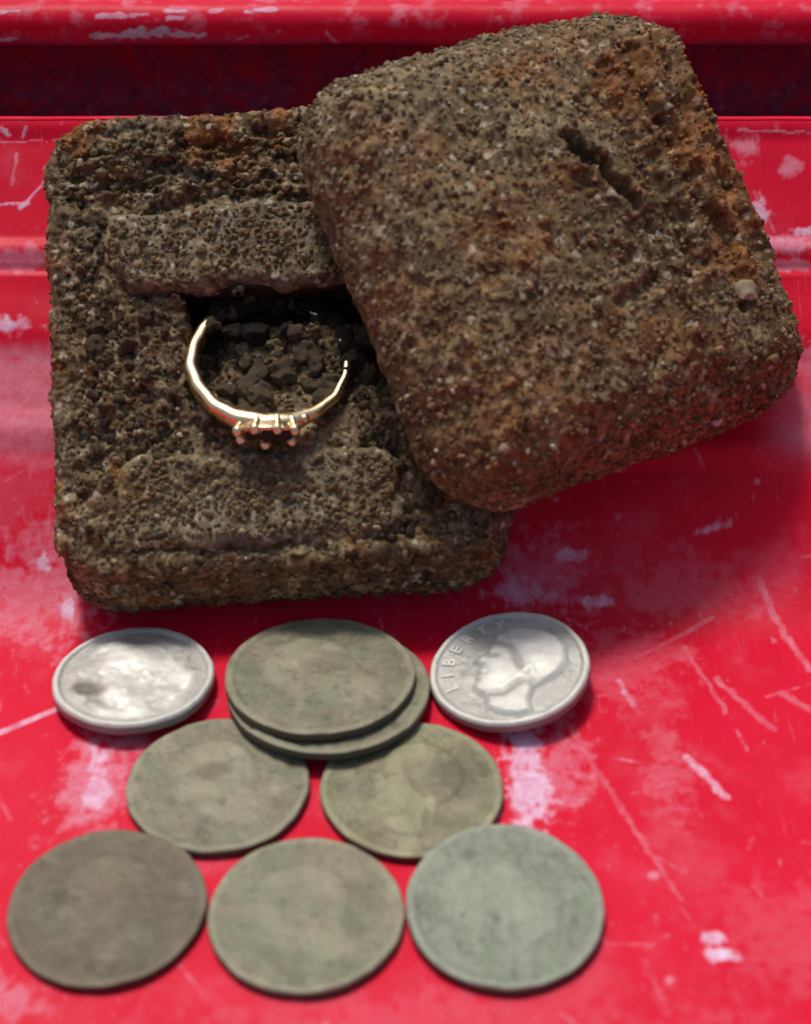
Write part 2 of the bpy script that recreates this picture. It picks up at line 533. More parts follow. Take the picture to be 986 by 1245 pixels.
def rolled_rim():
    yc, zc, r = 23.0, 4.43, 0.3
    xs = spaced([(-24, -6.4, 0.8), (-6.4, 6.4, 0.03), (6.4, 24, 0.8)])
    # profile: gutter behind the panel, then the roll from underneath over the top and away
    pr = [(19.9, 1.95), (20.9, 1.9)] + [(20.9 + 0.05 * k, 1.9) for k in range(1, 70)] + [(24.4 + 0.9 * math.sin(k * 0.1), 2.8 - 0.9 * math.cos(k * 0.1)) for k in range(0, 24)] + [(24.6, 3.8), (24.0, 4.0), (23.4, 4.06)]
    ang = np.arange(-80, 120, 1.1)
    prof = [(y, z, -90.0) for y, z in pr] + [(yc - r * math.cos(R_(a)), zc + r * math.sin(R_(a)), a) for a in ang] + [(40, 4.5, 120.0)]
    prof = np.array(prof)
    n, m = len(xs), len(prof)
    x = np.repeat(xs, m)
    y = np.tile(prof[:, 0], n)
    z = np.tile(prof[:, 1], n)
    a = np.tile(prof[:, 2], n)
    t = np.radians(a) * 0.30
    P = np.stack([x, np.where(a <= -89, y + z, t), 0 * x], 1)
    n1, n2 = fbm(P, 2.2, 4, 121, 0.6), fbm(P, 7.0, 3, 131, 0.6)
    h = 0.02 * fbm(P, 0.5, 3, 140)
    y = y - h * np.cos(np.radians(a))
    z = z + h * np.sin(np.radians(a))
    chip, sc = np.zeros_like(x), np.zeros_like(x)
    def cl(x0, a0, x1, a1, w, nn=0.09):
        d = seg(x, t, x0, R_(a0) * 0.30, x1, R_(a1) * 0.30) + nn * n2 * 0.6 + 0.03 * n1
        return sst(w, w * 0.6, d)
    for c in ((-4.4, -17.2, -2.88, -11.9, 0.055), (-3.88, -11.9, -3.36, -7.0, 0.085), (-5.77, -29.2, -5.53, -25.9, 0.055)):
        np.maximum(chip, cl(*c), out=chip)
    for c, amt in (((-4.35, 36.9, -3.98, 39.1, 0.03), 0.7), ((-3.37, 55.9, -3.1, 53.3, 0.05), 0.9), ((-2.13, 55.9, -1.84, 58.6, 0.05), 0.9), ((-3.34, 32.5, -3.15, 32.5, 0.04), 0.8), ((-3.87, 41.4, -3.64, 43.7, 0.03), 0.6), ((-2.24, 50.8, -2.17, 48.4, 0.03), 0.9), ((-1.12, -2.2, -1.0, -45.7, 0.022), 0.9), ((-5.73, 50.8, -5.44, 53.3, 0.035), 0.7), ((-2.76, 50.8, -2.59, 58.6, 0.03), 0.6), ((-2.73, -40.7, -2.5, -40.7, 0.022), 0.9), ((-2.5, -40.7, -2.23, -14.5, 0.02), 0.7), ((-1.83, -7.0, -1.78, -2.2, 0.03), 0.5)):
        np.maximum(sc, amt * cl(*c, nn=0.03), out=sc)
    haze = 0.25 * sst(0.0, 0.9, n1 + 0.5 * n2) * sst(-60, 20, a)
    sc = np.maximum(sc, haze)
    dust_shade = np.where(a < -89, 0.62 + 0.3 * sst(3.2, 1.9, z), 0.55 * sst(10, -50, a)) * np.clip(0.75 + 0.5 * n1 + 0.4 * n2, 0, 1)  # dust plus painted shade, in the gutter and under the roll
    me = mesh_np('rolled_rim', np.stack([x, y, z], 1), grid_quads(n, m), attrs={'scuff_sheen': sc, 'chip': chip, 'grime_shade': dust_shade})
    return link('rolled_rim', me, M_paint, tray_ob, kind='structure')

rolled_rim()

# frame of the sloping panel: x right, y up the slope, z out of it
SLOPE = Matrix.Translation((0, KINK, 0)) @ Matrix.Rotation(TILT, 4, 'X')

# ------------------------------------------------------------------ rounded shells with a dense skin
def outline(a, b, w, h, R):
    m = np.maximum(np.maximum(np.abs(a), np.abs(b)), 1e-9)
    q = np.stack([a / m * w / 2, b / m * h / 2], 1)
    c = np.stack([np.clip(q[:, 0], -(w / 2 - R), w / 2 - R), np.clip(q[:, 1], -(h / 2 - R), h / 2 - R)], 1)
    d = q - c
    l = np.linalg.norm(d, axis=1, keepdims=True)
    return c + d / np.maximum(l, 1e-9) * R, m

def shell(w, h, R, H, re, rb, step, flare=0.0, long=1.0):
    """skin of a rounded slab: returns V (top at z=0), grid size, top mask, param m"""
    m1 = min(w, h) / 2 - re
    l1, l2, l3 = re * math.pi / 2, H - re - rb, rb * math.pi / 2
    L = m1 + l1 + l2 + l3
    n = int(2 * L / step) | 1
    n = (int(n * long), n)
    A, B = np.meshgrid(np.linspace(-L, L, n[0]), np.linspace(-L, L, n[1]), indexing='ij')
    a, b = A.ravel(), B.ravel()
    full, m = outline(a, b, w, h, R)
    inner, _ = outline(a, b, w - 2 * re, h - 2 * re, max(R - re, 0.08))
    f1 = np.clip(m / m1, 0, 1)
    d1 = np.clip((m - m1) / l1, 0, 1) * math.pi / 2
    d2 = np.clip(m - m1 - l1, 0, l2)
    d3 = np.clip((m - m1 - l1 - l2) / l3, 0, 1) * math.pi / 2
    xy = inner * f1[:, None] + (full - inner) * np.sin(d1)[:, None] * (m > m1)[:, None]
    z = -re * (1 - np.cos(d1)) - d2 - rb * np.sin(d3)
    dirn = full - inner
    dirn = dirn / np.maximum(np.linalg.norm(dirn, axis=1, keepdims=True), 1e-9)
    xy = xy - dirn * (rb * (1 - np.cos(d3)))[:, None] + dirn * (flare * d2)[:, None]
    return np.column_stack([xy, z]), n, m / m1

def grid_normals(V, n):
    G = V.reshape(n[0], n[1], 3)
    N = np.cross(np.gradient(G, axis=0), np.gradient(G, axis=1)).reshape(-1, 3)
    return N / np.maximum(np.linalg.norm(N, axis=1, keepdims=True), 1e-12)

def close_bottom(V, n):
    i = np.arange(n[0] * n[1]).reshape(n)
    ring = np.concatenate([i[:-1, 0], i[-1, :-1], i[:0:-1, -1], i[0, :0:-1]])
    c = len(V)
    V = np.vstack([V, V[ring].mean(0)])
    return V, np.stack([ring, np.full(len(ring), c), np.roll(ring, -1)], 1)

# unit icosphere for grains
def ico(sub=0):
    bm = bmesh.new()
    bmesh.ops.create_icosphere(bm, subdivisions=sub + 1, radius=1.0)
    v = np.array([x.co[:] for x in bm.verts])
    f = np.array([[x.index for x in y.verts] for y in bm.faces])
    bm.free()
    return v, f
ICO_V, ICO_F = ico(0)

def grains(name, P, N, rad, tint, rust, parent, sink=0.25):
    n = len(P)
    k = len(ICO_V)
    rad = np.clip(rad, 0.010, 0.062)
    jit = 1 + rng.normal(0, 0.16, (n, k, 1))
    sq = rng.uniform(0.65, 1.25, (n, 1, 3))
    th = rng.uniform(0, 6.283, n)
    V = ICO_V[None] * jit * sq
    c, s = np.cos(th)[:, None], np.sin(th)[:, None]
    V = np.stack([V[..., 0] * c - V[..., 1] * s, V[..., 0] * s + V[..., 1] * c, V[..., 2]], 2)
    V = V * rad[:, None, None] + (P + N * (rad * sink)[:, None])[:, None, :]
    F = (ICO_F[None] + (np.arange(n) * k)[:, None, None]).reshape(-1, 3)
    me = mesh_np(name, V.reshape(-1, 3), tris=F, smooth=False,
                 attrs={'tint': np.repeat(tint, k), 'rust': np.repeat(rust, k)})
    return link(name, me, M_grain, parent, kind='stuff')

# ------------------------------------------------------------------ ring box base, lying on the sloping panel
BW, BH, BT = 5.26, 5.60, 1.2
BASE_M = SLOPE @ Matrix.Translation((-1.57, 3.2, 0)) @ Matrix.Rotation(R_(3.6), 4, 'Z')

def pocket_mask(u, v, nz):
    a = sst(-1.06, -0.92, u + 0.05 * nz) * sst(1.75, 1.5, u)
    return a * sst(0.58, 0.50, v + 0.03 * nz) * sst(-1.35, -0.6, v + 0.1 * nz)

def build_base():
    V, n, m = shell(BW, BH, 0.62, BT - 0.06, 0.16, 0.34, 0.0165)
    V[:, 2] += BT
    # the shell widens downwards at the front, so its front face shows
    V[:, 1] -= 0.28 * sst(-1.6, -2.6, V[:, 1]) * sst(BT - 0.12, BT - 0.75, V[:, 2])
    u, v = V[:, 0].copy(), V[:, 1].copy()
    N0 = grid_normals(V, n)
    P = V.copy()
    big, mid = fbm(P, 0.9, 3, 201), fbm(P, 2.6, 3, 211)
    top = sst(1.02, 0.9, m)
    back = sst(1.55, 1.85, v + 0.08 * mid)
    left = sst(-0.95, -1.25, u + 0.1 * mid) * sst(0.75, 0.45, v) * sst(-1.75, -1.45, v)
    right = sst(0.9, 1.3, u + 0.15 * mid) * sst(-0.6, -1.0, v)
    edge = sst(-2.0, -2.25, u)
    pk = pocket_mask(u, v, mid)
    W = P * np.array([1.0, 1.0, 1.0])
    W[:, :2] += 0.10 * np.stack([fbm(P, 3, 2, 231), fbm(P, 3, 2, 241)], 1)
    c1, _ = worley(W, 2.6, 251)                                  # clods
    c2, id2 = worley(W, 6.0, 261)                                # crumbs
    c3, id3 = worley(W, 13.0, 271)                               # grains
    gouge = fbm(W * np.array([0.8, 2.2, 1]), 2.0, 3, 281, 0.6)
    rough = np.clip(0.30 + 0.9 * back + 0.9 * left + 0.9 * right + 0.7 * edge + 0.9 * pk, 0, 1.1)
    h = 0.05 * big + 0.03 * mid
    h = h + rough * (0.13 * (0.55 - c1) + 0.085 * (0.55 - c2)) + (0.015 + 0.022 * rough) * (0.5 - c3)
    h = h + back * (0.16 * gouge - 0.05) - left * 0.10 - right * 0.13
    z = V[:, 2] + top * h
    # sunken seats under the two cushions
    z = z - top * 0.12 * sst(0.5, 0.58, v) * sst(1.52, 1.36, v) * sst(-1.82, -1.64, u)
    z = z - top * 0.12 * sst(-1.52, -1.66, v) * sst(-2.42, -2.28, v) * sst(-1.74, -1.58, u) * sst(1.22, 1.06, u)
    # ring slot: steep back wall, floor rising to the front
    depth = 0.30 * sst(-1.35, -0.3, v) + 0.45 * sst(0.1, 0.35, v) + 0.04 + 0.45 * sst(0.75, 1.0, np.abs(u - 0.25)) * sst(-0.9, 0.2, v)
    z = z - top * pk * depth
    # front lip and groove
    z = z + top * (0.05 * sst(0.10, 0.02, np.abs(v + 2.72)) - 0.05 * sst(0.09, 0.02, np.abs(v + 2.56)))
    V[:, 2] = z
    side = 1 - top
    V = V + N0 * (side * (0.04 * mid + 0.05 * (0.5 - c2) + 0.04 * (0.5 - c3) + 0.04 * big))[:, None]
    rust = np.clip(back * sst(0.0, 0.7, fbm(P, 1.2, 3, 291)) * 0.9 + 0.8 * sst(0.35, 0.9, fbm(P, 1.6, 3, 301))
                   + 0.8 * sst(0.5, 0.1, np.hypot(u + 0.7, v - 2.7)) + side * 0.35 * sst(0, 0.5, mid), 0, 1)
    pale = np.clip(0.5 * sst(0.1, 0.6, fbm(P, 1.1, 3, 311)) * (1 - pk), 0, 1)
    slot_shade = sst(-1.12, -0.98, u + 0.05 * mid) * sst(1.7, 1.5, u) * sst(0.66, 0.6, v + 0.02 * mid) * sst(0.05, 0.22, v + 0.10 * mid) * (m < 0.97)  # painted shade: near-black on the slot's back wall and crevice
    N = grid_normals(V, n)
    V2, tr = close_bottom(V, n)
    me = mesh_np('ring_box', V2, grid_quads(*n), tr,
                 attrs={'rust': np.append(rust, 0), 'pale': np.append(pale, 0), 'slot_shade': np.append(slot_shade, 0)})
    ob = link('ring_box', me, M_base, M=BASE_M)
    tag(ob, 'open bottom half of a crumbling rusty ring box holding the gold ring in its slot', 'ring box')
    dens = np.clip(0.25 + rough * top + 0.35 * side, 0, 1.6) * (m < 1.45)
    dens = dens * (1 - 0.95 * slot_shade)
    dens = dens / dens.sum()
    idx = rng.choice(len(V), 6300, p=dens)
    rad = np.exp(rng.normal(math.log(0.026), 0.45, len(idx))) * (1 - 0.45 * side[idx])
    tint = np.clip(rng.beta(2.6, 3.2, len(idx)), 0, 1)
    tint = np.where(rng.random(len(idx)) < 0.03, rng.uniform(0.9, 1, len(idx)), tint * 0.9)
    grains('sand_grains', V[idx], N[idx], rad, tint, rust[idx] * (rng.random(len(idx)) < 0.4), ob)
    return ob, V, N, m

base_ob, base_V, base_N, base_m = build_base()

def cushion(u0, v0, w, h, rot, seed, ns):
    V, n, m = shell(w, h, min(w, h) * 0.36, 0.34, 0.20, 0.05, 0.015, 0.0, 2.6)
    P = V + seed
    N0 = grid_normals(V, n)
    mid = fbm(P, 2.4, 3, seed)
    c3, _ = worley(P, 12.0, seed + 50)
    c2, _ = worley(P, 5.0, seed + 60)
    V[:, :2] *= (1 + 0.05 * mid * sst(0.5, 1, m))[:, None]
    V[:, 1] += 0.07 * fbm(P, 1.6, 2, seed + 33)
    V = V + N0 * (0.035 * fbm(P, 1.2, 2, seed + 9) + 0.03 * mid + 0.03 * (0.5 - c3) + 0.03 * (0.5 - c2) * sst(-0.3, 0.5, mid))[:, None]
    V[:, 2] += BT + 0.06
    N = grid_normals(V, n)
    rust = 0.6 * sst(0.3, 0.9, fbm(P, 1.7, 3, seed + 70))
    pale = sst(-0.35, 0.45, fbm(P, 1.0, 3, seed + 80))
    me = mesh_np('cushion', V, grid_quads(*n), attrs={'rust': rust, 'pale': pale})
    ob = link('cushion', me, M_pad, base_ob, Matrix.Translation((u0, v0, 0)) @ Matrix.Rotation(rot, 4, 'Z'))
    w_ = (m < 1.25).astype(float)
    idx = rng.choice(len(V), ns, p=w_ / w_.sum())
    rad = np.exp(rng.normal(math.log(0.024), 0.35, ns))
    tint = np.clip(rng.beta(3.4, 3.4, ns), 0, 0.95)
    grains('sand_grains', V[idx], N[idx], rad, tint, rust[idx] * 0.5, ob)
    return ob

cushion(0.1, 1.12, 4.1, 1.10, R_(0.5), 401, 1300)
cushion(-0.25, -1.96, 3.3, 1.12, R_(-1.5), 501, 1300)

def clod_mesh(k):
    v, f = ico(1)
    P = v + 13.7 * k
    r = 1 + 0.5 * fbm(P, 0.9, 2, 600 + k) - 0.22 * np.abs(noise(P, 2.2, 640 + k)) + 0.22 * fbm(P, 3.5, 2, 650 + k)
    return mesh_np('soil_clod', v * r[:, None] * np.array([1, 0.85, 0.75]), tris=f, smooth=False)
CLODS = [clod_mesh(k) for k in range(6)]
SHADE_CLODS = [c.copy() for c in CLODS]
for c in SHADE_CLODS:
    c.materials.append(M_shade_clod)

def scatter_clods():
    lr = random.Random(3)
    top = base_m < 0.95
    pts = base_V[top]
    def nearest(u, v):
        i = np.argmin((pts[:, 0] - u) ** 2 + (pts[:, 1] - v) ** 2)
        return pts[i]
    for k in range(84):
        if k < 46:                                                # in the slot
            u, v = lr.uniform(-0.85, 1.3), lr.uniform(-1.1, 0.42)
            r = lr.uniform(0.07, 0.20)
        elif k < 70:                                              # crumbling strip left of the slot
            u, v = lr.uniform(-2.2, -1.15), lr.uniform(-1.5, 0.5)
            r = lr.uniform(0.05, 0.13)
        else:                                                     # crumbling corner by the lid
            u, v = lr.uniform(1.1, 2.2), lr.uniform(-2.3, -0.8)
            r = lr.uniform(0.05, 0.11)
        p = nearest(u, v)
        me = CLODS[k % 6] if v < 0.05 or k > 45 else SHADE_CLODS[k % 6]  # clods at the back of the slot take the painted shade colour
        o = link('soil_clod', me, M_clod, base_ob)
        o.location = (u, v, p[2] + r * 0.25)
        o.rotation_euler = (lr.uniform(0, 6), lr.uniform(0, 6), lr.uniform(0, 6))
        o.scale = (r, r, r)
    for k in range(44):                                           # dirt packed over the ring's buried back, mostly clods coloured as if shaded
        a = R_(-47 + 140 * (k % 22) / 21)
        u, v = -0.05 + 0.94 * math.sin(a), -0.34 + 0.87 * math.cos(a)
        r = lr.uniform(0.10, 0.17) if k < 22 else lr.uniform(0.07, 0.11)
        o = link('soil_clod', SHADE_CLODS[k % 6] if k % 5 else CLODS[k % 6], M_clod, base_ob)
        o.location = (u + lr.gauss(0, 0.04), min(v, 0.56) + lr.gauss(0, 0.03) - (0.07 if k >= 22 else 0), 1.08 - 0.37 * math.cos(a) - 0.11 * math.sin(a) + lr.uniform(0.0, 0.05) + (0.05 if k >= 22 else 0))
        o.rotation_euler = (lr.uniform(0, 6), lr.uniform(0, 6), lr.uniform(0, 6))
        o.scale = (r, r * 0.9, r)
    for k in range(46):                                           # crumbs along the edges of the cushions
        t, top_ = lr.random(), k % 2
        if top_:
            u, v = (-2.0 + 3.2 * t, lr.choice((0.52, 1.7))) if k % 3 else (-1.98, 0.55 + 1.15 * t)
        else:
            u, v = (-1.9 + 3.2 * t, lr.choice((-1.38, -2.5))) if k % 3 else (lr.choice((-1.92, 1.4)), -2.5 + 1.1 * t)
        p = nearest(u, v)
        r = lr.uniform(0.04, 0.085)
        o = link('soil_clod', CLODS[k % 6], M_clod, base_ob)
        o.location = (u + lr.gauss(0, 0.05), v + lr.gauss(0, 0.05), max(p[2], BT - 0.05) + r * 0.3)
        o.rotation_euler = (lr.uniform(0, 6), lr.uniform(0, 6), lr.uniform(0, 6))
        o.scale = (r, r * 0.9, r * 0.8)
scatter_clods()

# ------------------------------------------------------------------ ring box lid, leaning off the base on to the panel
LW, LH = 5.12, 5.42
RLID = Matrix.Rotation(R_(22.7), 4, 'Z') @ Matrix.Rotation(R_(17), 4, 'Y') @ Matrix.Rotation(R_(3.2), 4, 'X')
LID_M = SLOPE @ Matrix.Translation((1.78, 4.22, 1.1)) @ RLID @ Matrix.Translation((0, 0, -0.28))

def build_lid():
    HT = 1.05
    V, n, m = shell(LW, LH, 1.0, HT, 0.84, 0.10, 0.0165, 0.05)
    u, v = V[:, 0].copy(), V[:, 1].copy()
    V[:, 2] += HT
    dome = (1 - np.clip(np.abs(u) / (LW / 2), 0, 1) ** 2.2) * (1 - np.clip(np.abs(v) / (LH / 2), 0, 1) ** 2.2)
    V[:, 2] += 0.36 * dome
    N0 = grid_normals(V, n)
    P = V.copy()
    big, mid = fbm(P, 0.7, 3, 701), fbm(P, 2.4, 3, 711)
    W = P.copy()
    W[:, :2] += 0.07 * np.stack([fbm(P, 3.5, 2, 731), fbm(P, 3.5, 2, 741)], 1)
    c1, _ = worley(W, 3.6, 751)
    c2, _ = worley(W, 6.2, 761)
    c3, _ = worley(W, 11.0, 771)
    h = 0.055 * big + 0.035 * mid + 0.05 * (0.5 - c1) * sst(-0.4, 0.4, mid) + 0.028 * (0.5 - c2) + 0.012 * (0.5 - c3)
    # wrinkled folds running along the right-hand edge, and the dark split in the crust
    fold = sst(0.55, 0.9, u) * sst(2.4, 1.9, v) * sst(-1.6, -0.8, v)
    h = h + 0.10 * fold * np.sin((u + 0.14 * mid + 0.10 * np.sin(v * 1.3)) * 12)
    wu, wv = u + 0.09 * mid + 0.03 * fbm(P, 6, 2, 745), v + 0.09 * mid
    d = np.minimum(np.minimum(seg(wu, wv, 0.10, 0.92, 0.28, 0.62), seg(wu, wv, 0.28, 0.62, 0.50, 0.22)), seg(wu, wv, 0.50, 0.22, 0.56, -0.02) + 0.03)
    h = h - 0.22 * sst(0.13, 0.03, d) + 0.07 * sst(0.34, 0.14, d) * sst(0.08, 0.15, d)
    d2 = np.minimum(seg(wu, wv, 0.56, -0.02, 0.64, -0.45), seg(wu, wv, 0.64, -0.45, 0.45, -0.9) + 0.02)
    h = h - 0.07 * sst(0.15, 0.02, d2)
    d3 = seg(wu, wv, 0.45, -0.95, -0.05, -1.05)
    h = h - 0.05 * sst(0.16, 0.03, d3) + 0.05 * sst(0.16, 0.05, seg(wu, wv, 0.45, -0.76, -0.05, -0.86))
    h = h - 0.16 * sst(0.09, 0.03, np.hypot(u - 1.46, v + 1.52))
    V = V + N0 * h[:, None]
    rn = fbm(P, 1.5, 4, 781, 0.6)
    rust = 0.4 * sst(0.1, 0.8, rn) + 0.08 * sst(0.5, -2.0, v)
    for x0, y0, r, a in ((1.35, 1.45, 0.8, 1.0), (1.7, 0.45, 0.7, 1.0), (-0.9, 0.1, 0.75, 0.6), (0.1, 1.9, 0.6, 0.6), (1.55, -0.9, 0.5, 0.7),
                         (2.0, 0.9, 0.6, 1.0), (2.0, -0.3, 0.6, 0.9), (-0.2, 0.4, 0.5, 0.5), (1.0, 0.6, 0.4, 0.4), (-1.9, -1.6, 0.8, 0.5), (0.6, -1.7, 0.7, 0.45), (1.9, 1.9, 0.5, 0.6), (0.9, 2.2, 0.5, 0.5), (-1.6, 1.2, 0.5, 0.4)):
        rust = np.maximum(rust, a * sst(r * 1.2, r * 0.25, np.hypot(u - x0, v - y0) + 0.35 * r * rn))
    pale = 0.75 * sst(-0.3, 0.5, fbm(P, 0.9, 3, 791) + 0.25 * (v - u * 0.4)) * (1 - 0.7 * rust)
    N = grid_normals(V, n)
    me = mesh_np('domed_box_top', V, grid_quads(*n), attrs={'rust': np.clip(rust, 0, 1), 'pale': np.clip(pale, 0, 1)})
    ob = link('domed_box_top', me, M_lid, M=LID_M)
    tag(ob, 'rusty sand-crusted domed lid of the ring box leaning over its right side', 'box lid')
    w = (m < 1.75).astype(float)
    k = 6500
    idx = rng.choice(len(V), k, p=w / w.sum())
    rad = np.exp(rng.normal(math.log(0.022), 0.45, k))
    tint = np.clip(rng.beta(4.5, 4.2, k), 0, 0.9)
    tint = np.where(rng.random(k) < 0.035, rng.uniform(0.9, 1, k), tint)
    grains('sand_grains', V[idx], N[idx], rad, tint, rust[idx] * (rng.random(k) < 0.85), ob, 0.1)
    # hollow underside
    Vi, ni, mi = shell(LW - 0.5, LH - 0.5, 0.6, 0.85, 0.4, 0.05, 0.12)
    Vi[:, 2] += 0.86
    link('lid_lining', mesh_np('lid_lining', Vi, grid_quads(*ni)[:, ::-1], attrs={'rust': Vi[:, 0] * 0 + 0.3, 'pale': Vi[:, 0] * 0}), M_base, ob)
    # the pale pebble stuck near the lower right corner
    i = np.argmin((V[:, 0] - 1.56) ** 2 + (V[:, 1] + 1.36) ** 2 + (m > 1.3) * 9)
    pb = link('pebble', CLODS[2].copy(), None, ob)
    pb.data.materials.clear()
    pb.data.materials.append(M_pebble)
    pb.location = Vector(V[i] + N[i] * 0.05)
    pb.scale = (0.15, 0.17, 0.13)
    return ob

lid_ob = build_lid()

# ------------------------------------------------------------------ gold ring, tipped forward out of the slot
def tube(path_r, name):
    """closed band: path_r(theta) -> radius, half width, half thickness"""
    nt, npf = 160, 16
    V = []
    for i in range(nt):
        t = 2 * math.pi * i / nt
        r, hw, ht = path_r(t)
        for j in range(npf):
            a = 2 * math.pi * j / npf
            ca, sa = math.cos(a), math.sin(a)
            sx = math.copysign(abs(ca) ** 0.75, ca) * ht
            sy = math.copysign(abs(sa) ** 0.75, sa) * hw
            V.append(((r + sx) * math.cos(t), (r + sx) * math.sin(t), sy))
    Q = []
    for i in range(nt):
        for j in range(npf):
            i2, j2 = (i + 1) % nt, (j + 1) % npf
            Q.append((i * npf + j, i2 * npf + j, i2 * npf + j2, i * npf + j2))
    return mesh_np(name, np.array(V), np.array(Q))

def build_ring():
    TH = R_(23)
    # ring frame: local -y points to the setting
    d = Vector((0, -math.cos(TH), math.sin(TH)))
    x = Vector((1, 0, 0))
    z = x.cross(-d)
    Rm = Matrix((x, -d, z)).transposed().to_4x4()
    M = BASE_M @ Matrix.Translation((-0.05, -0.34, 1.08)) @ Matrix.Rotation(R_(5), 4, 'Z') @ Matrix.Rotation(R_(7), 4, 'Y') @ Rm @ Matrix.Rotation(R_(-9), 4, 'Z')
    t = bpy.data.objects.new('ring', None)
    S.collection.objects.link(t)
    t.empty_display_size = 0.3
    t.matrix_world = M
    tag(t, 'worn yellow gold ring with a beaded claw setting tipped out of the dark slot', 'ring')
    def pr(a):
        k = math.exp(-((a - 1.5 * math.pi) / 0.42) ** 2)
        k2 = math.exp(-((a - 1.5 * math.pi) / 0.85) ** 2)
        thin = 1 - 0.35 * max(0, math.cos(a - 0.25)) ** 0.7 + 0.30 * max(0, -math.cos(a))
        thin *= 0.86
        return 0.91 + 0.02 * k + 0.012 * math.sin(13 * a) * math.sin(5 * a + 1), (0.105 + 0.02 * k2) * thin + 0.05 * k, (0.075 + 0.02 * k2) * thin + 0.045 * k
    link('band', tube(pr, 'band'), M_gold, t)
    # boat-shaped gallery under the stones
    nt, nl = 40, 9
    V = []
    for j in range(nl):
        q = j / (nl - 1)
        f = 0.70 + 0.42 * q ** 0.8
        for i in range(nt):
            a = 2 * math.pi * i / nt
            cx = math.copysign(abs(math.cos(a)) ** 0.8, math.cos(a)) * 0.34 * f
            cz = math.sin(a) * 0.17 * f
            yy = -0.88 - 0.22 * q + 0.35 * cx * cx
            V.append((cx, yy, cz))
    V.append((0, -1.04, 0))
    Q = [(j * nt + i, j * nt + (i + 1) % nt, (j + 1) * nt + (i + 1) % nt, (j + 1) * nt + i) for j in range(nl - 1) for i in range(nt)]
    T = [((nl - 1) * nt + i, (nl - 1) * nt + (i + 1) % nt, nl * nt) for i in range(nt)]
    setting = link('setting', mesh_np('setting', np.array(V), np.array(Q), np.array(T)), M_gold, t)
    setting.scale = (0.98, 1.0, 1.0)
    # claws with beaded tips
    def claw_mesh():
        rows = [(0.0, 0.040), (0.06, 0.044), (0.10, 0.050), (0.13, 0.066), (0.17, 0.070), (0.21, 0.050), (0.23, 0.014)]
        k = 12
        vv = [(r * math.cos(6.2832 * i / k), -yy, r * math.sin(6.2832 * i / k)) for yy, r in rows for i in range(k)]
        vv.append((0, -0.233, 0))
        qq = [(a * k + i, a * k + (i + 1) % k, (a + 1) * k + (i + 1) % k, (a + 1) * k + i) for a in range(len(rows) - 1) for i in range(k)]
        tt = [((len(rows) - 1) * k + i, (len(rows) - 1) * k + (i + 1) % k, len(rows) * k) for i in range(k)]
        return mesh_np('claw', np.array(vv), np.array(qq), np.array(tt))
    cm = claw_mesh()
    for (cx, cz, tilt) in ((-0.31, 0.06, -0.3), (-0.13, 0.16, -0.15), (0.10, 0.17, 0.05), (0.27, 0.11, 0.25),
                           (-0.28, -0.11, -0.25), (-0.02, -0.18, -0.1), (0.24, -0.13, 0.2)):
        o = link('claw', cm, M_gold, setting)
        o.location = (cx, -0.93 + 0.35 * cx * cx, cz)
        o.rotation_euler = (cz * 0.8, 0, tilt)
    # shoulder beads
    bv, bf = ico(1)
    bmesh_b = mesh_np('bead', bv, tris=bf)
    for cx, r in ((0.42, 0.062),):
        o = link('bead', bmesh_b, M_gold, setting)
        o.location = (cx, -math.sqrt(0.95 ** 2 - cx * cx) - 0.02, 0.06)
        o.scale = (r, r, r)
    # three small dark stones
    def stone_mesh():
        k = 8
        vv = [(math.cos(6.2832 * i / k) * 0.5, -0.4, math.sin(6.2832 * i / k) * 0.5) for i in range(k)]
        vv += [(math.cos(6.2832 * (i + .5) / k), 0, math.sin(6.2832 * (i + .5) / k)) for i in range(k)] + [(0, 0.8, 0)]
        qq = []
        tt = []
        for i in range(k):
            j = (i + 1) % k
            tt += [(i, j, k + i), (j, k + j, k + i), (k + i, k + j, 2 * k)]
            if 0 < i < k - 1:
                tt.append((0, i, (i + 1) % k))
        return mesh_np('stone', np.array(vv), tris=np.array(tt), smooth=False)
    sm = stone_mesh()
    for cx, r in ((-0.2, 0.095), (0.0, 0.11), (0.2, 0.095)):
        o = link('stone', sm, M_stone, setting)
        o.location = (cx, -1.09 + 0.3 * cx * cx, 0)
        o.scale = (r, r, r)
    return t

build_ring()

# ------------------------------------------------------------------ coins
HEAD = [(-.16, -.74), (-.22, -.60), (-.40, -.50), (-.45, -.40), (-.42, -.33), (-.47, -.28), (-.45, -.22), (-.48, -.17), (-.46, -.10),
        (-.58, -.04), (-.56, .03), (-.47, .18), (-.46, .26), (-.49, .34), (-.46, .50), (-.34, .64), (-.14, .73), (.10, .74), (.34, .66),
        (.52, .48), (.60, .24), (.57, .02), (.46, -.16), (.36, -.30), (.36, -.46), (.46, -.64), (.30, -.78), (.06, -.80)]
HEAD = np.array(HEAD)

def poly_sdf(x, y, poly):
    d = np.full(len(x), 9.0)
    inside = np.zeros(len(x), bool)
    n = len(poly)
    for i in range(n):
        x0, y0 = poly[i - 1]
        x1, y1 = poly[i]
        d = np.minimum(d, seg(x, y, x0, y0, x1, y1))
        c = (y0 > y) != (y1 > y)
        xi = (x1 - x0) * (y - y0) / (y1 - y0 + 1e-12) + x0
        inside ^= c & (x < xi)
    return np.where(inside, d, -d)

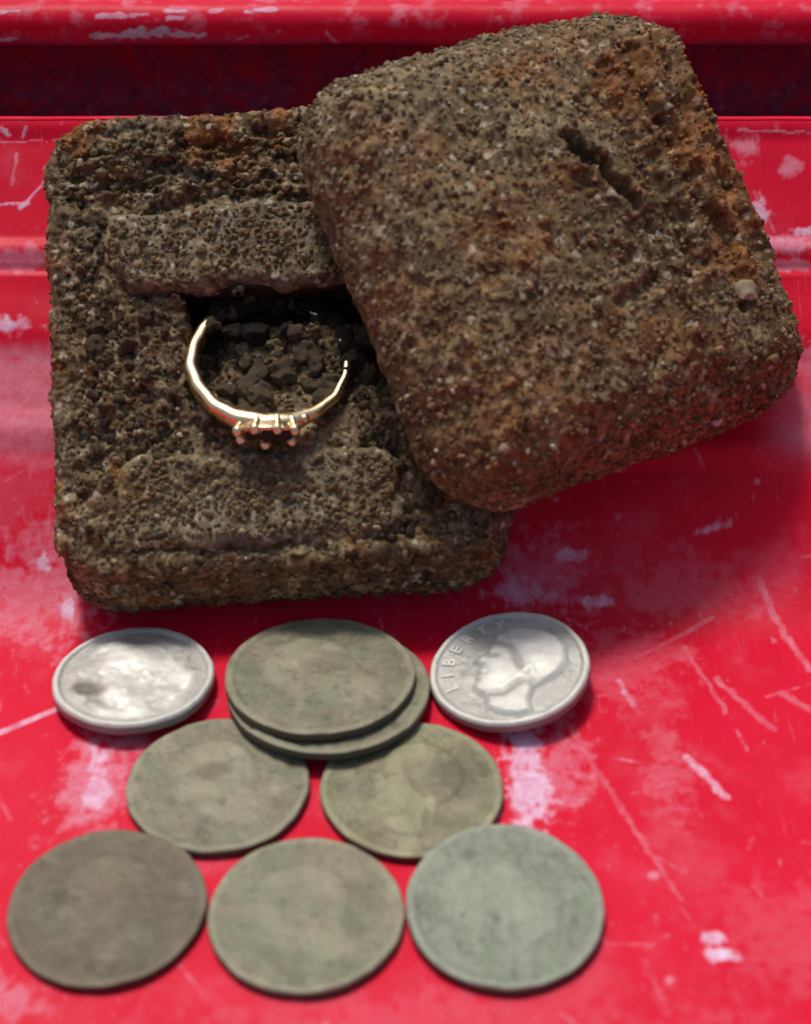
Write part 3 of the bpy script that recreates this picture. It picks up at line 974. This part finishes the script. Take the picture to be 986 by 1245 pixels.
def bust(x, y):
    """height of a plain left-facing bust on the unit disc"""
    d = poly_sdf(x, y, HEAD)
    h = 0.75 * sst(0.0, 0.10, d) + 0.25 * sst(0.05, 0.35, d)
    g = np.clip(h, 0, 1)
    q = np.stack([x, y, 0 * x], 1)
    line_ = np.minimum(np.minimum(seg(x, y, -.44, .36, -.16, .30), seg(x, y, -.16, .30, .04, .02)), seg(x, y, .04, .02, .40, -.34))
    hairside = (y - 0.36 > -0.21 * (x + .44)) & (x < -.16) | (y > 0.02 + (0.04 - x) * 1.4) & (x >= -.16) & (x < .04) | (y > 0.02 - (x - 0.04)) & (x >= .04)
    wave = np.sin((x * 0.75 + y * 0.9) * 15 + 2.5 * np.sin(y * 4 + x * 3))
    h = h + g * np.where(hairside, (0.10 + 0.07 * wave) * sst(0.0, 0.10, line_), 0.0)
    h = h - 0.24 * sst(0.10, 0.0, line_) * g                                                # hairline
    h = h + 0.16 * sst(0.24, 0.04, np.hypot(x + 0.20, (y + 0.14) * 0.8)) * g                 # cheek
    h = h - 0.26 * sst(0.12, 0.02, np.hypot((x + 0.35) * 0.8, (y - 0.11) * 1.5)) * g         # eye socket
    h = h + 0.14 * sst(0.05, 0.02, np.hypot(x + 0.34, (y - 0.10) * 1.6)) * g                 # eye
    h = h - 0.20 * sst(0.06, 0.01, seg(x, y, -.46, -.225, -.32, -.21)) * g                   # mouth
    h = h - 0.14 * sst(0.07, 0.01, seg(x, y, -.40, -.05, -.30, -.16)) * g                    # side of the nose
    h = h + 0.20 * sst(0.11, 0.05, np.hypot(x - 0.17, (y + 0.07) * 0.7)) * g                 # ear
    h = h - 0.22 * sst(0.05, 0.01, np.hypot(x - 0.18, (y + 0.07) * 0.7)) * g
    h = h - 0.30 * sst(0.10, 0.0, np.minimum(seg(x, y, -.24, -.52, 0.0, -.46), seg(x, y, 0.0, -.46, .14, -.22))) * g   # jaw
    h = h + 0.06 * fbm(q, 4.0, 3, 88) * g
    return np.clip(h, 0, 2) * (d > 0)

def coin_mesh(D, th, seed, relief=0.0, face=0.0, rim=0.03, rough=0.012, wear_amt=1.0, mark=None, blob=0.0, pits=1.0):
    R = D / 2
    nr, na = 66, 180
    rr = np.concatenate([np.linspace(0, R * 0.90, 48)[1:], np.linspace(R * 0.90, R * 0.985, 14)[1:], [R * 0.997, R, R, R, R * 0.99]])
    edge = np.zeros(len(rr))
    edge[-5:] = [-0.006, -0.018, -th * 0.5, -th + 0.03, -th]
    ang = np.linspace(0, 2 * math.pi, na, endpoint=False)
    A, B = np.meshgrid(rr, ang, indexing='ij')
    wob = 1 + 0.005 * np.sin(B * 3 + seed) + 0.003 * np.sin(B * 7 + 2 * seed) + 0.002 * np.sin(B * 17 + seed)
    x, y = (A * np.cos(B) * wob).ravel(), (A * np.sin(B) * wob).ravel()
    ez = np.repeat(edge, na)
    rn = np.repeat(rr / R, na)
    P = np.stack([x, y, np.full(len(x), seed * 3.1)], 1)
    z = rim * sst(0.885, 0.93, rn) * sst(1.0, 0.97, rn)
    z = z + rough * fbm(P, 2.5, 4, seed, 0.6) * (rn < 0.99)
    wear = 0.5 * sst(0.9, 0.95, rn)
    if relief:
        c, s = math.cos(face), math.sin(face)
        hx, hy = (x * c + y * s) / (R * 0.93), (-x * s + y * c) / (R * 0.93)
        b = bust(hx, hy) * np.clip(0.7 + 0.6 * fbm(P, 1.5, 2, seed + 5), 0.2, 1.2)
        z = z + relief * b
        wear = np.maximum(wear, wear_amt * np.clip(b, 0, 1) * 0.8)
    if blob:
        bl = fbm(P * np.array([1.0, 1.25, 1.0]), 1.7, 3, seed + 21, 0.45)
        k = sst(0.86, 0.7, rn)
        z = z + blob * k * (0.5 + bl)
        wear = np.maximum(wear, k * sst(-0.2, 0.4, bl))
        mark = list(mark or [])
    gr = np.zeros(len(x))
    if mark is not None:
        for (mx, my, mr, ma) in mark:
            gr = np.maximum(gr, ma * sst(mr * 1.3, mr * 0.4, np.hypot(x - mx, (y - my) * 1.4) + 0.3 * mr * fbm(P, 3, 3, seed + 9)))
    gr = np.maximum(gr, 0.85 * (ez < -0.015))
    pit = fbm(P, 4.5, 4, seed + 61, 0.6)
    z = z - 0.012 * sst(0.55, 0.95, pit) * pits * (rn < 0.97)
    gr = np.maximum(gr, pits * 0.32 * sst(0.45, 0.9, pit))
    gr = np.maximum(gr, pits * 0.25 * sst(0.03, 0.0, np.abs(rn - 0.895)) * sst(-0.2, 0.5, fbm(P, 1.3, 2, seed + 71)))
    V = np.stack([x, y, z + ez + th], 1)
    V = np.vstack([V, [[0, 0, V[:na, 2].mean()]], [[0, 0, 0]]])
    i = np.arange(len(rr) - 1)[:, None] * na
    j = np.arange(na)[None, :]
    j2 = (j + 1) % na
    q = np.stack([(i + j).ravel(), (i + na + j).ravel(), (i + na + j2).ravel(), (i + j2).ravel()], 1)
    jj = np.arange(na)
    c0 = len(V) - 2
    last = (len(rr) - 1) * na
    t = np.concatenate([np.stack([np.full(na, c0), jj, (jj + 1) % na], 1),
                        np.stack([np.full(na, c0 + 1), last + (jj + 1) % na, last + jj], 1)])
    return mesh_np('coin', V, q, t, attrs={'wear': np.append(wear, [0, 0]), 'grime_shade': np.append(gr, [0, 0])})

def portrait_mesh(D, relief):
    """raised bust as a thin closed-edge relief of its own"""
    R = D / 2 * 1.03
    n = 120
    g = np.linspace(-1, 1, n)
    A, B = np.meshgrid(g, g, indexing='ij')
    a, b = A.ravel(), B.ravel()
    d = poly_sdf(a, b, HEAD)
    z = relief * bust(a, b) - 0.02 * (d <= 0)
    V = np.stack([a * R, b * R, z], 1)
    q = grid_quads(n, n)
    keep = (d[q] > -0.02).all(1)
    q = q[keep]
    used, inv = np.unique(q, return_inverse=True)
    full = 0.75 * sst(0.0, 0.10, d) + 0.25 * sst(0.05, 0.35, d)
    rec = np.clip((full - bust(a, b)) * 5, 0, 1)[used]
    w = np.clip(bust(a, b), 0, 1)[used]
    return mesh_np('portrait', V[used], inv.reshape(-1, 4), attrs={'wear': np.clip(w * (0.75 + 0.5 * fbm(np.stack([a, b, 0 * a], 1), 3, 3, 77)[used]), 0, 1), 'grime_shade': np.clip(np.clip(0.35 - 0.5 * w, 0, 1) * 0.2 + 0.5 * rec, 0, 0.6)})

def place(x, y, D, th, spin=0.0, tx=0.0, ty=0.0, lift=0.0):
    """coin standing at floor point x, y; tx raises the front edge, ty raises the right edge (radians)"""
    R = Matrix.Rotation(-tx, 4, 'X') @ Matrix.Rotation(-ty, 4, 'Y')
    low = (D / 2) * (math.sin(abs(tx)) + math.sin(abs(ty))) if (tx and ty) else (D / 2) * max(math.sin(abs(tx)), math.sin(abs(ty)))
    return Matrix.Translation((x, y, lift + low + 0.006)) @ R @ Matrix.Rotation(spin, 4, 'Z')

CENTS = 'corroded bronze coins on the red paint'
def cent(x, y, mat, label, seed, D=1.93, relief=0.0, face=0.0, spin=0.0, rough=0.016, th=0.108, mark=None, **kw):
    me = coin_mesh(D, th, seed, relief, face, 0.004, rough, 0.9, mark)
    o = link('coin', me, mat, M=place(x, y, D, th, spin, **kw))
    return tag(o, label, 'coin', CENTS)

cent(-2.95, 10.66, M_cent_brown, 'darkest brown corroded coin, at the left end of the front row', 1, 1.96, 0.022, 0.2)
cent(-0.98, 10.56, M_cent_olive, 'plain olive grey coin in the middle of the front row of three', 2, 1.93, 0.022, 0.4, rough=0.016)
cent(0.975, 10.62, M_cent_green, 'palest greenish coin, at the right end of the front row', 3, 1.95, 0.022, 1.2, rough=0.018, tx=R_(-4.2))
cent(-2.0, 12.30, M_cent_olive, 'olive coin with a dark green blotch just in front of the left silver coin', 4, 1.95, 0.022, 0.6, mark=[(-0.1, 0.15, 0.25, 0.5)])
cent(0.07, 12.24, M_cent_yellow, 'olive coin with a faint worn head, left of the white scuffing', 5, 1.95, 0.05, -0.35, mark=[(0.42, 0.12, 0.5, 0.5)])
cent(-0.87, 13.67, M_cent_olive, 'lower brown coin peeking out beneath another coin at the foot of the ring box', 6, 2.3, 0.0, rough=0.02, tx=R_(5.2))
cent(-0.97, 13.76, M_cent_olive, 'mottled greenish coin lying on top of another coin at the foot of the ring box', 7, 2.15, 0.024, 0.9,
     tx=R_(5.4), lift=0.128, rough=0.018, mark=[(0.1, 0.2, 0.3, 0.3)])

DIMES = 'silver coins flanking the stacked pair'
def dime(x, y, label, seed, relief, spin, mark=None, bare=False, **kw):
    D, th = 1.84, 0.12
    me = coin_mesh(D, th, seed, 0.035 if bare else 0.0, 0.5, 0.03, 0.008, 0.7, mark, 0.045 if bare else 0.0, 0.5)
    o = link('coin', me, M_silver, M=place(x, y, D, th, spin, **kw))
    tag(o, label, 'coin', DIMES)
    if not bare:
        pm = portrait_mesh(D, relief)
        link('portrait', pm, M_silver, o, Matrix.Translation((0.09, 0.0, th - 0.002)))
    return o, D, th

dl, D_, th_ = dime(-3.1, 13.86, 'bright silver coin with a dark spot near its left rim, left of the stacked coins', 8, 0.05, R_(-28),
                   mark=[(-0.31, -0.46, 0.20, 1.0), (-0.1, -0.66, 0.16, 0.5), (-0.35, 0.62, 0.45, 0.5), (0.55, -0.05, 0.16, 0.35)], bare=True, tx=R_(5.0), ty=0.0)
dr, D_, th_ = dime(1.2, 13.92, 'silver coin with a raised head facing left, right of the stacked coins', 9, 0.075, R_(-22), tx=R_(-1.5), ty=R_(9))

def lettering(parent, text, R, a0, a1, size, z):
    """raised letters set round the inside of the rim"""
    dg = bpy.context.evaluated_depsgraph_get()
    for k, ch in enumerate(text):
        cu = bpy.data.curves.new('letter', 'FONT')
        cu.body = ch
        cu.size = size
        cu.extrude = 0.014
        cu.offset = 0.006
        cu.align_x = 'CENTER'
        cu.align_y = 'CENTER'
        ob = bpy.data.objects.new('text', cu)
        S.collection.objects.link(ob)
        dg.update()
        me = bpy.data.meshes.new_from_object(ob.evaluated_get(dg))
        bpy.data.objects.remove(ob)
        bpy.data.curves.remove(cu)
        me.materials.clear()
        at = me.attributes.new('wear', 'FLOAT', 'POINT')
        at.data.foreach_set('value', np.full(len(me.vertices), 0.7, dtype=np.float32))
        a = a0 + (a1 - a0) * k / (len(text) - 1)
        link('letter', me, M_silver, parent,
             Matrix.Translation((R * math.cos(a), R * math.sin(a), z)) @ Matrix.Rotation(a - math.pi / 2, 4, 'Z'))

lettering(dr, 'LIBERTY', 0.70, R_(222), R_(118), 0.19, th_ + 0.004)
